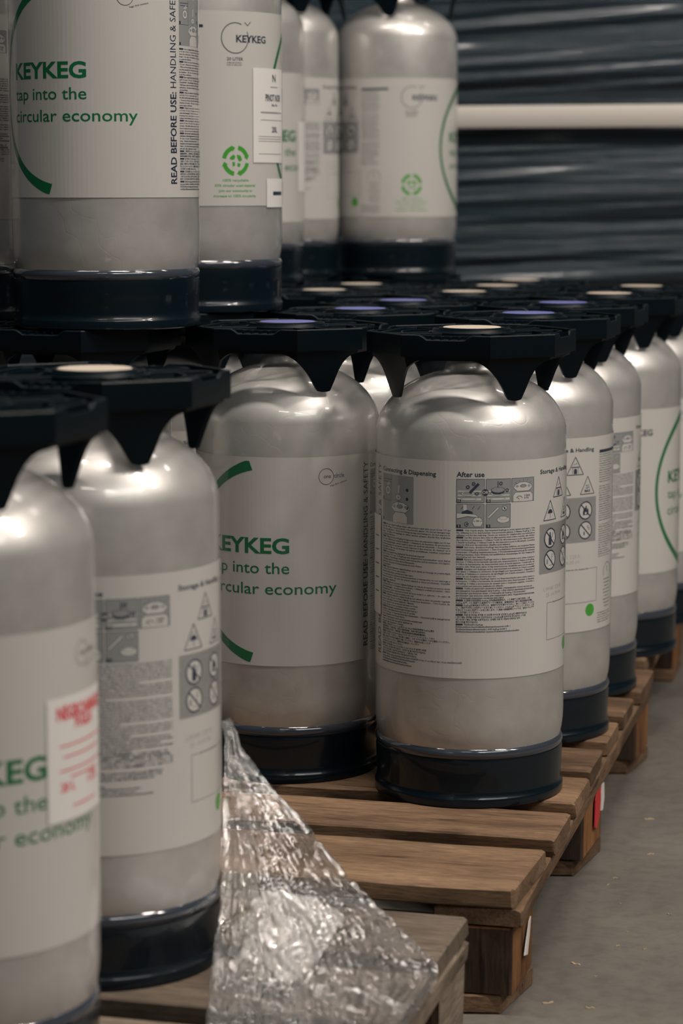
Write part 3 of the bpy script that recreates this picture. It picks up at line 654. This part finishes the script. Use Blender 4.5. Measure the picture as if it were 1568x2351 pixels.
def cap_mesh():
    bm = bmesh.new(); A = loop_angles(); n = len(A); ZT = .5785
    # rim: outer wall with a notch along the middle of each long side
    def nt(th):
        d = abs(((th + PI / 4) % (PI / 2)) - PI / 4); x = HH * math.tan(d)
        if x < .0255: return .0058
        if x < .0305: return .0058 * (.0305 - x) / .005
        return 0
    def ring(f): return [bm.verts.new(f(th)) for th in A]
    def P(k, zf): return lambda th: (octr(th, k) * math.cos(th), octr(th, k) * math.sin(th), zf(th))
    secs = [P(.0006, lambda t: .5515), P(0, lambda t: .554), P(0, lambda t: ZT - .0012 - nt(t)), P(.0009, lambda t: ZT - nt(t)), P(.0036, lambda t: ZT - nt(t)), P(.0042, lambda t: ZT - .001 - nt(t)), P(.0042, lambda t: .5525), P(.0036, lambda t: .5515)]
    RR = [ring(f) for f in secs]; RR.append(RR[0])
    for X, Y in zip(RR, RR[1:]):
        for k in range(n): bm.faces.new((X[k], X[(k + 1) % n], Y[(k + 1) % n], Y[k]))
    # small tabs standing in each notch
    for q in range(4):
        c, s = math.cos(q * PI / 2), math.sin(q * PI / 2)
        for x in (-.017, -.006, .005, .016):
            pts = [(HH - .012, x - .0008), (HH - .0008, x - .0008), (HH - .0008, x + .0008), (HH - .012, x + .0008)]
            lo = [bm.verts.new((px * c - py * s, px * s + py * c, .566)) for px, py in pts]
            hi = [bm.verts.new((px * c - py * s, px * s + py * c, .5765)) for px, py in pts]
            bm.faces.new(hi); bm.faces.new(lo[::-1])
            for k in range(4): bm.faces.new((lo[k], lo[(k + 1) % 4], hi[(k + 1) % 4], hi[k]))
    # top plate: four kidney openings between four broad spokes that run to the short sides
    outer = [(octr(t, .002) * math.cos(t), octr(t, .002) * math.sin(t)) for t in A]
    holes = []
    for q in range(4):
        m = q * PI / 2; h = []
        def rr(t): return octr(t, .0165)
        hw = .015
        for i in range(17):   # outer edge
            t = m + (i / 16 - .5) * 2 * (PI / 4 - math.asin(hw / .100)); h.append((rr(t) * math.cos(t), rr(t) * math.sin(t)))
        for i in range(13):   # inner edge back round the hub
            t = m - (i / 12 - .5) * 2 * (PI / 4 - math.asin(hw / .056)); h.append((.053 * math.cos(t), .053 * math.sin(t)))
        # soften corners
        for _ in range(2):
            h2 = []
            for i in range(len(h)):
                a, b_ = Vector(h[i]), Vector(h[(i + 1) % len(h)])
                h2 += [tuple(a * .75 + b_ * .25), tuple(a * .25 + b_ * .75)]
            h = h2
        holes.append(h)
    vs, fs = curve_plate([outer] + holes, .5700, .0022, .0008); add_raw(bm, vs, fs)
    for h in holes:      # raised lip round each opening
        cx = sum(p[0] for p in h) / len(h); cy = sum(p[1] for p in h) / len(h)
        big = [(cx + (x - cx) * 1.04, cy + (y - cy) * 1.04) for x, y in h]
        vs, fs = curve_plate([big, [(cx + (x - cx) * 1.005, cy + (y - cy) * 1.005) for x, y in h]], .5725, .0036, .0007); add_raw(bm, vs, fs)
    # curved ribs across each opening
    for q in range(4):
        m = q * PI / 2; vs = []; N = 18
        for i in range(N + 1):
            t = m + (i / N - .5) * 1.25; r = .0790 + .010 * math.cos((i / N - .5) * PI)
            for dr, z in ((-.0009, .5670), (-.0009, .5755), (.0009, .5755), (.0009, .5670)): vs.append(Vector(((r + dr) * math.cos(t), (r + dr) * math.sin(t), z)))
        add_raw(bm, vs, [(4 * i + k, 4 * i + (k + 1) % 4, 4 * i + 4 + (k + 1) % 4, 4 * i + 4 + k) for i in range(N) for k in range(4)])
    # hub with raised rings and neck sleeve
    lathe(bm, [(.0365, .5765), (.0365, .5812), (.0385, .5820), (.0405, .5812), (.0410, .5790), (.0455, .5790), (.0465, .5805), (.0482, .5805), (.0492, .5780), (.0510, .576), (.0510, .566), (.040, .563), (.038, .545), (.033, .545), (.033, .575), (.0365, .5765)], 72)
    # skirt with arches: four legs under the short sides reaching down to the shoulder
    def bot(th):
        d = abs(((th) % (PI / 2)) - PI / 4)          # angle from the leg axis
        d1, d2 = .095, .50
        if d <= d1: return .4985 + .0020 * (d / d1) ** 2
        if d >= d2: return .5475
        f = (d - d1) / (d2 - d1)
        return .5005 + (.5475 - .5005) * (1 - (1 - f) ** (4.6 if abs(math.cos(th)) > abs(math.sin(th)) else 1.62))
    def rk(th, z):      # lean in towards the foot
        f = max(0, min(1, (.556 - z) / .060)); return octr(th, .0045) * (1 - f) + (octr(th, .0045) * .10 + .1045 * .90) * f
    def S_(dr, fz): return [bm.verts.new(((rk(t, fz(t)) - dr) * math.cos(t), (rk(t, fz(t)) - dr) * math.sin(t), fz(t))) for t in A]
    top = lambda t: .5565
    def lev(k): return lambda t: .5565 + (bot(t) - .5565) * k
    rows = [S_(0, lev(k / 4)) for k in range(5)] + [S_(.0042, lev(k / 4)) for k in range(4, -1, -1)]; rows.append(rows[0])
    for X, Y in zip(rows, rows[1:]):
        for k in range(n): bm.faces.new((X[k], X[(k + 1) % n], Y[(k + 1) % n], Y[k]))
    return bm
def disc_mesh():
    bm = bmesh.new(); lathe(bm, [(0, .5822), (.0350, .5822), (.0360, .5815), (.0360, .576), (0, .576)], 64); return bm
o_body = obj('body', body_mesh(), m_silver); o_cup = obj('base_cup', cup_mesh(), m_cup, None, True, 40)
o_col = obj('base_collar', collar_mesh(), m_collar, None, True, 50); o_cap = obj('grip_ring', cap_mesh(), m_black, None, True, 28)
d_cream = obj('valve_seal', disc_mesh(), m_disc, None, True, 30)
me_blue = d_cream.data.copy(); me_blue.materials[0] = m_blue
MESH = {k.name: k.data for k in (o_body, o_cup, o_col, o_cap, d_cream)}
for k in (o_body, o_cup, o_col, o_cap, d_cream): bpy.data.objects.remove(k)

def part(name, me, parent, loc=(0, 0, 0), rz=0):
    o = bpy.data.objects.new(name, me); C.objects.link(o); o.parent = parent; o.location = loc; o.rotation_euler = (0, 0, rz)
    return o
def keg(x, y, z, face, shift, blue, label, group, twist=0):
    """face = artwork position (m along the wrap) turned to the camera"""
    K = thing('keg', label, 'keg', (x, y, z), group)
    beta = math.atan2(CAM.y - y, CAM.x - x)
    part('body', MESH['body'], K, rz=random.uniform(0, 6.28))
    part('base_cup', MESH['base_cup'], K, rz=random.uniform(0, 6.28)); part('base_collar', MESH['base_collar'], K, rz=random.uniform(0, 6.28))
    lb = part('label', me_label, K, (0, 0, .1484 + shift), beta - face / R)
    g = part('grip_ring', MESH['grip_ring'], K, (0, 0, 0), random.choice((0, 1)) * PI - .045 + random.uniform(-.025, .025) + twist)
    s = part('valve_seal', me_blue if blue else MESH['valve_seal'], g)
    s['label'] = 'round blue valve seal' if blue else 'round cream valve seal'
    return K, beta
DK = .144; UP = DK + .5788
G1, G2, G3 = 'kegs standing on the near and middle pallets', 'kegs of the upper layer', 'kegs standing on the far pallet'
kNN, bNN = keg(-.370, -.700, DK, -.336, -.0145, 0, 'keg nearest the camera, cut by the left edge, with a red-lettered white sticker', G1)
kN, bN = keg(-.365, -.375, DK, .012, -.0158, 0, 'keg on the near pallet beside the crumpled clear film, storage warning signs showing', G1)
kM, bM = keg(-.153, .374, DK, 0, .0141, 0, 'foremost keg of the middle pallet, showing After use drawings and fine print', G1)
kL, bL = keg(-.408, .432, DK, -.261, .0045, 1, 'keg with green slogan lettering and blue cap seal, standing just behind the crumpled film', G1)
k2, b2 = keg(-.147, .722, DK, .064, .005, 1, 'second keg along the right pallet edge, green dot and warning signs on its label', G1)
k3, b3 = keg(-.150, 1.022, DK, -.047, .0024, 1, 'third keg along the right pallet edge, only a strip of printed label showing', G1)
keg(-.400, .775, DK, .1, 0, 1, 'keg behind the slogan keg, its pale shoulder glimpsed between the two foremost caps', G1)
keg(-.398, 1.030, DK, .2, 0, 1, 'blue-sealed keg third in the second row from the right pallet edge', G1)
k4, b4 = keg(-.130, 1.345, DK, .258, -.012, 0, 'fourth keg along the right-hand edge, with a thin green arc on its label', G3)
k5, b5 = keg(-.118, 1.640, DK, -.278, -.02, 0, 'keg cut by the right edge of the picture, last of the right-hand row', G3)
keg(-.372, 1.350, DK, .1, 0, 0, 'cream-sealed keg on the far pallet, left of the keg with the green arc', G3)
keg(-.365, 1.595, DK, .1, 0, 0, 'cream-sealed keg on the far pallet, left of the last keg at the right', G3)
keg(-.372, 1.850, DK, .1, 0, 0, 'farthest lower keg, its cream seal just below the dark wrapped load', G3)
keg(-.612, 1.350, DK, .1, 0, 0, 'lower keg whose cream seal shows right beside the upper stacked kegs', G3)
keg(-.612, 1.600, DK, .1, 0, 0, 'lower keg with a cream seal, in front of the stacked keg standing alone', G3)
# kegs that carry the upper layer
keg(-.662, .346, DK, .1, 0, 0, 'dark lower keg carrying the big slogan keg of the upper layer', G1)
keg(-.650, .747, DK, .1, 0, 0, 'dark lower keg carrying the upper keg with the ring logo and recycling emblem', G1)
keg(-.905, .450, DK, .1, 0, 0, 'dark lower keg at the left edge, under the upper keg cut by the frame', G1)
keg(-.672, 2.110, DK, .1, 0, 0, 'lower keg hidden under the upper keg that stands alone at right', G3)
keg(-.865, 1.685, DK, .1, 0, 0, 'lower keg under the partly hidden upper keg with green lettering', G3)
keg(-.871, 1.950, DK, .1, 0, 0, 'lower keg under the upper keg squeezed into shadow', G3)
# upper layer
uA, bA = keg(-.622, .346, UP, -.2375, .0135, 0, 'large upper keg with green slogan and arc, its top cut by the frame', G2)
uB, bB = keg(-.631, .747, UP, .228, 0, 0, 'upper keg with ring logo, green recycling emblem and two white stickers', G2)
uC, bC = keg(-.865, 1.685, UP, -.38, -.038, 0, 'upper keg with blurred green letters, between the emblem keg and a shadowed keg', G2)
uD, bD = keg(-.871, 1.950, UP, -.004, -.036, 0, 'shadowed upper keg squeezed left of the keg standing alone', G2)
uE, bE = keg(-.672, 2.110, UP, .252, -.033, 0, 'upper keg standing alone before the dark wrapped load, bright lamp glints on shoulder', G2, -.62)
uF, bF = keg(-.905, .450, UP, -.03, -.016, 0, 'upper keg at the left edge, a dark sliver beside the big slogan keg', G2)

# stickers on individual kegs: angle range (degrees right of the view line), height range above the keg base
def sticker(K, beta, a0, a1, z0, z1, rows, label, mats=None, tilt=0):
    it = []; w = math.radians(a1 - a0) * R; h = z1 - z0
    for r in rows(w, h) if rows else []: it.append(r)
    V, F, M = wrap(it, R + .0013, (0, w, 0, h, 0))
    me = bpy.data.meshes.new('sticker'); me.from_pydata(V, [], F)
    for m in (mats or [m_sticker, m_red, m_ink]): me.materials.append(m)
    me.polygons.foreach_set('material_index', M); me.update()
    o = part('sticker', me, K, (0, 0, z0), beta + math.radians(a0)); o['label'] = label
    return o
def red_rows(w, h):
    o = []
    text(o, 'NEGROAMARO', w * .55, h * .82, .0105, 1, .04, align='C', width=w * .86)
    text(o, 'PUGLIA', w * .55, h * .73, .0085, 1, .04, align='C', width=w * .34)
    for v, f in ((.60, .8), (.51, .7), (.40, .8), (.34, .5), (.10, .45)): rect(o, w * (.55 - f / 2), h * v, w * (.55 + f / 2), h * v + .0013, 1)
    text(o, '20 L', w * .16, h * .24, .007, 1, .03); text(o, '12%', w * .60, h * .25, .0085, 1, .02)
    return o
sticker(kNN, bNN, 37, 80, .238, .342, red_rows, 'white sticker with red lettering')
def wine_rows(w, h):
    o = []
    text(o, 'N', w * .58, h * .86, .010, 2, .02, align='C'); rect(o, w * .45, h * .80, w * .72, h * .80 + .0008, 2)
    text(o, 'PINOT NOIR', w * .58, h * .655, .0090, 2, .03, align='C', width=w * .55); text(o, 'Mon Vin', w * .60, h * .60, .0035, 2, .02, align='C')
    for v in (.535, .525, .45): rect(o, w * .18, h * v, w * .95, h * v + .0006, 2)
    text(o, '20L', w * .60, h * .325, .0075, 2, .03, align='C')
    for v in (.275, .25, .225, .09): rect(o, w * .12, h * v, w * .95, h * v + .0006, 2)
    return o
sticker(uB, bB, 39, 78, .208, .338, wine_rows, 'white sticker with dark lettering')
sticker(uB, bB, 52, 78, .146, .186, lambda w, h: [x for x in [([(w * .3, h * .42), (w * .9, h * .42), (w * .9, h * .55), (w * .3, h * .55)], [(0, 1, 2, 3)], 2, 1)]], 'small blank white sticker')
sticker(kM, bM, -83, -66.5, .228, .352, lambda w, h: [([(w * .35, h * (.78 - .14 * k)), (w * .8, h * (.785 - .14 * k)), (w * .8, h * (.797 - .14 * k)), (w * .35, h * (.792 - .14 * k))], [(0, 1, 2, 3)], 2, 1) for k in range(5)], 'white sticker at the left side of the label')
sticker(uC, bC, 62, 84, .165, .29, None, 'plain white sticker')

# ------------------------------------------------------------------ dark wrapped load behind
WL = thing('wrapped_pallet_load', 'tall dark load in shiny stretch wrap with a white strap round it, behind the kegs', 'wrapped load', (-.75, 2.78, 0))
bm = bmesh.new()
nx, nz = 60, 420; X0, X1, Z0, Z1 = -1.15, 1.35, .0, 2.1
grid = []
for i in range(nx + 1):
    row = []
    for k in range(nz + 1):
        x = X0 + (X1 - X0) * i / nx; z = Z0 + (Z1 - Z0) * k / nz
        q = z - .055 * x          # pleats rise gently to the right
        d = noise.noise(Vector((x * .55, q * 9, 3))) * .018 + noise.noise(Vector((x * .9, q * 26, 8))) * .013 + noise.noise(Vector((x * 1.6, q * 60, 5))) * .006
        row.append(bm.verts.new((x, -d, z)))
    grid.append(row)
for i in range(nx):
    for k in range(nz): bm.faces.new((grid[i][k], grid[i + 1][k], grid[i + 1][k + 1], grid[i][k + 1]))
# sides, back and top close the load
bk = [[bm.verts.new((x, 1.0, z)) for z in (Z0, Z1)] for x in (X0, X1)]
for col, b_, fl in ((grid[0], bk[0], 0), (grid[-1], bk[1], 1)): bm.faces.new([v for v in col] + [b_[1], b_[0]])
bm.faces.new([g[-1] for g in grid] + [bk[1][1], bk[0][1]]); bm.faces.new([g[0] for g in grid] + [bk[1][0], bk[0][0]])
bm.faces.new((bk[0][0], bk[1][0], bk[1][1], bk[0][1]))
obj('stretch_wrap', bm, m_wrap, WL, True, 60)
bm = bmesh.new(); nn = 40; vs = []
for i in range(nn + 1):
    x = X0 - .006 + (X1 - X0 + .012) * i / nn
    w = .0012 * math.sin(x * 7)
    for y, z in ((-.031 + w, 1.025), (-.032 + w, 1.0265), (-.033 + w, 1.049), (-.032 + w, 1.0725), (-.031 + w, 1.074), (-.027, 1.049)): vs.append(bm.verts.new((x, y, z)))
for i in range(nn):
    for k in range(6): bm.faces.new((vs[6 * i + k], vs[6 * i + (k + 1) % 6], vs[6 * i + 6 + (k + 1) % 6], vs[6 * i + 6 + k]))
bm.faces.new(vs[:6]); bm.faces.new(vs[-6:][::-1])
o = obj('strap', bm, m_strap, WL); o['label'] = 'white strap round the dark load'

# ------------------------------------------------------------------ crumpled clear film on the near pallet
def film_sheet(name, rows, nu, nv, amp, m, parent, seed, org, folds=1.5):
    """rows: list of control rows (top to bottom) of world points; Catmull-Rom surface with sharp crumples"""
    def cr(p, t):
        n = len(p) - 1; i = min(int(t * n), n - 1); f = t * n - i
        a, b_, c, d = p[max(i - 1, 0)], p[i], p[i + 1], p[min(i + 2, n)]
        return .5 * ((2 * b_) + (c - a) * f + (2 * a - 5 * b_ + 4 * c - d) * f * f + (3 * b_ - a - 3 * c + d) * f ** 3)
    R_ = [[Vector(p) for p in r] for r in rows]; V = []
    for j in range(nv + 1):
        ctrl = None
        for i in range(nu + 1):
            u, v = i / nu, j / nv
            V.append(cr([cr(r, u) for r in R_], v))
    N = []
    for j in range(nv + 1):
        for i in range(nu + 1):
            g = lambda a, b_: V[min(max(b_, 0), nv) * (nu + 1) + min(max(a, 0), nu)]
            n = (g(i + 1, j) - g(i - 1, j)).cross(g(i, j + 1) - g(i, j - 1)); N.append(n.normalized() if n.length > 0 else Vector((0, -1, 0)))
    bm = bmesh.new(); B = []
    for k, (p, n) in enumerate(zip(V, N)):
        q = p * 1.0 + Vector((seed, 0, 0))
        a_ = Vector((k % (nu + 1) / nu * 26, k // (nu + 1) / nv * 11, seed)); r1 = 1 - abs(noise.noise(a_)) * 2.4; r2 = 1 - abs(noise.noise(q * 44 + Vector((9, 3, 1)))) * 2.4; r3 = 1 - abs(noise.noise(q * 105)) * 2.2
        fold = (1 - abs(noise.noise(Vector((k % (nu + 1) / nu * 7, k // (nu + 1) / nv * 1.1, seed)))) * 2.4) * amp * folds
        c1 = max(0, 1 - abs(noise.noise(q * 15 + Vector((2, 7, 4)))) * 8) ** 1.5; c2 = max(0, 1 - abs(noise.noise(q * 31 + Vector((6, 1, 9)))) * 6) ** 1.5
        d = amp * (.75 * r1 + .22 * r2 + .10 * r3 + 1.25 * c1 + .85 * c2) + fold
        tv = Vector((noise.noise(q * 18 + Vector((5, 0, 0))), noise.noise(q * 18 + Vector((0, 5, 0))), noise.noise(q * 18 + Vector((0, 0, 5))))) * amp * .7
        B.append(bm.verts.new(p + n * d + tv - Vector(org)))
    for j in range(nv):
        for i in range(nu):
            a, b_, c, d = (B[j * (nu + 1) + i], B[j * (nu + 1) + i + 1], B[(j + 1) * (nu + 1) + i + 1], B[(j + 1) * (nu + 1) + i])
            if (i + j) % 2: bm.faces.new((a, b_, c)); bm.faces.new((a, c, d))
            else: bm.faces.new((a, b_, d)); bm.faces.new((b_, c, d))
    return obj(name, bm, m, parent, False)
ROWS = [
[ (-0.2826, -0.2365, 0.3539), (-0.2815, -0.231, 0.3551), (-0.2787, -0.2251, 0.3549), (-0.2735, -0.2237, 0.3457) ],
[ (-0.2775, -0.2558, 0.3153), (-0.2659, -0.2631, 0.3155), (-0.2561, -0.2501, 0.3116), (-0.2434, -0.226, 0.3035) ],
[ (-0.2664, -0.2943, 0.2666), (-0.2384, -0.3075, 0.272), (-0.2147, -0.2804, 0.2666), (-0.1965, -0.2238, 0.2508) ],
[ (-0.2526, -0.3423, 0.227), (-0.2084, -0.3615, 0.2358), (-0.1714, -0.3206, 0.2248), (-0.1455, -0.2412, 0.2018) ],
[ (-0.2407, -0.3909, 0.1981), (-0.1829, -0.4168, 0.2063), (-0.1306, -0.3718, 0.199), (-0.0969, -0.2799, 0.1784) ],
[ (-0.2208, -0.4684, 0.1809), (-0.1646, -0.4637, 0.1842), (-0.099, -0.4254, 0.1818), (-0.0526, -0.3353, 0.168) ],
[ (-0.2026, -0.536, 0.1673), (-0.1474, -0.5212, 0.1714), (-0.0759, -0.4813, 0.1748), (-0.0197, -0.3886, 0.1632) ],
[ (-0.1774, -0.6224, 0.1633), (-0.1245, -0.5979, 0.1636), (-0.0631, -0.5607, 0.1663), (-0.0175, -0.476, 0.1596) ],
[ (-0.1576, -0.6896, 0.1546), (-0.105, -0.6755, 0.1585), (-0.0508, -0.6506, 0.1623), (-0.0187, -0.5799, 0.1593) ],
]
WAD = [
[ (-0.2162, -0.3585, 0.2079), (-0.2004, -0.3439, 0.2181), (-0.177, -0.3169, 0.2077), (-0.1629, -0.3028, 0.2002) ],
[ (-0.2135, -0.3888, 0.1953), (-0.1792, -0.4003, 0.2102), (-0.1536, -0.3521, 0.2022), (-0.13, -0.325, 0.1916) ],
[ (-0.2086, -0.4186, 0.1832), (-0.1638, -0.4376, 0.1972), (-0.1401, -0.4002, 0.1918), (-0.1279, -0.3658, 0.1866) ],
[ (-0.2017, -0.4477, 0.1781), (-0.17, -0.46, 0.1826), (-0.1412, -0.4419, 0.1793), (-0.1288, -0.4179, 0.1812) ],
[ (-0.1814, -0.4578, 0.1746), (-0.1632, -0.4685, 0.1754), (-0.1447, -0.4739, 0.1746), (-0.1385, -0.4515, 0.1784) ],
]
FO = (-.12, -.42, .1445)
FT = thing('crumpled_film', 'crumpled clear plastic film draped over the near pallet beside the kegs', 'plastic film', FO)
film_sheet('film_sheet', ROWS, 150, 300, .0019, m_film, FT, 3.0, FO)
wd_o = film_sheet('bunched_fold', WAD, 56, 60, .0036, m_wad, FT, 8.0, FO); wd_o['label'] = 'milky white bunched fold of the film'
# ------------------------------------------------------------------ wood chips on the concrete
CH = [(.018, -.003, .016, .6), (.026, .137, .016, -.5), (.066, -.007, .012, .1), (.018, .496, .008, .3), (.063, .217, .007, .9), (.014, .462, .006, 1.2),
      (.067, .273, .006, .2), (.107, .356, .007, -.3), (.096, .212, .006, .5), (.022, .80, .018, .3), (.048, .62, .012, .5), (.030, -.085, .012, -.9), (.055, .10, .006, .4), (.042, .385, .005, 0)]
for i, (x, y, L, rz) in enumerate(CH):
    bm = bmesh.new(); n = 5; prev = None
    for k in range(n + 1):
        u = (k / n - .5) * L * .8; w = L * .10 * (1 - .5 * abs(k / n - .5)) * random.uniform(.8, 1.2); h = .0012 + .0007 * math.sin(k * 1.7 + i)
        r = [bm.verts.new((u, a, z)) for a, z in ((-w, .0002), (w, .0002), (w * .7, h), (-w * .7, h))]
        if prev:
            for q in range(4): bm.faces.new((prev[q], prev[(q + 1) % 4], r[(q + 1) % 4], r[q]))
        else: bm.faces.new(r[::-1])
        prev = r
    bm.faces.new(prev)
    c = obj('wood_chip', bm, m_chip, None, False); c.location = (x, y, 0); c.rotation_euler = (0, 0, rz)
    tag(c, 'small pale wood splinter lying on the grey concrete floor', 'wood chip', 'wood splinters on the floor')
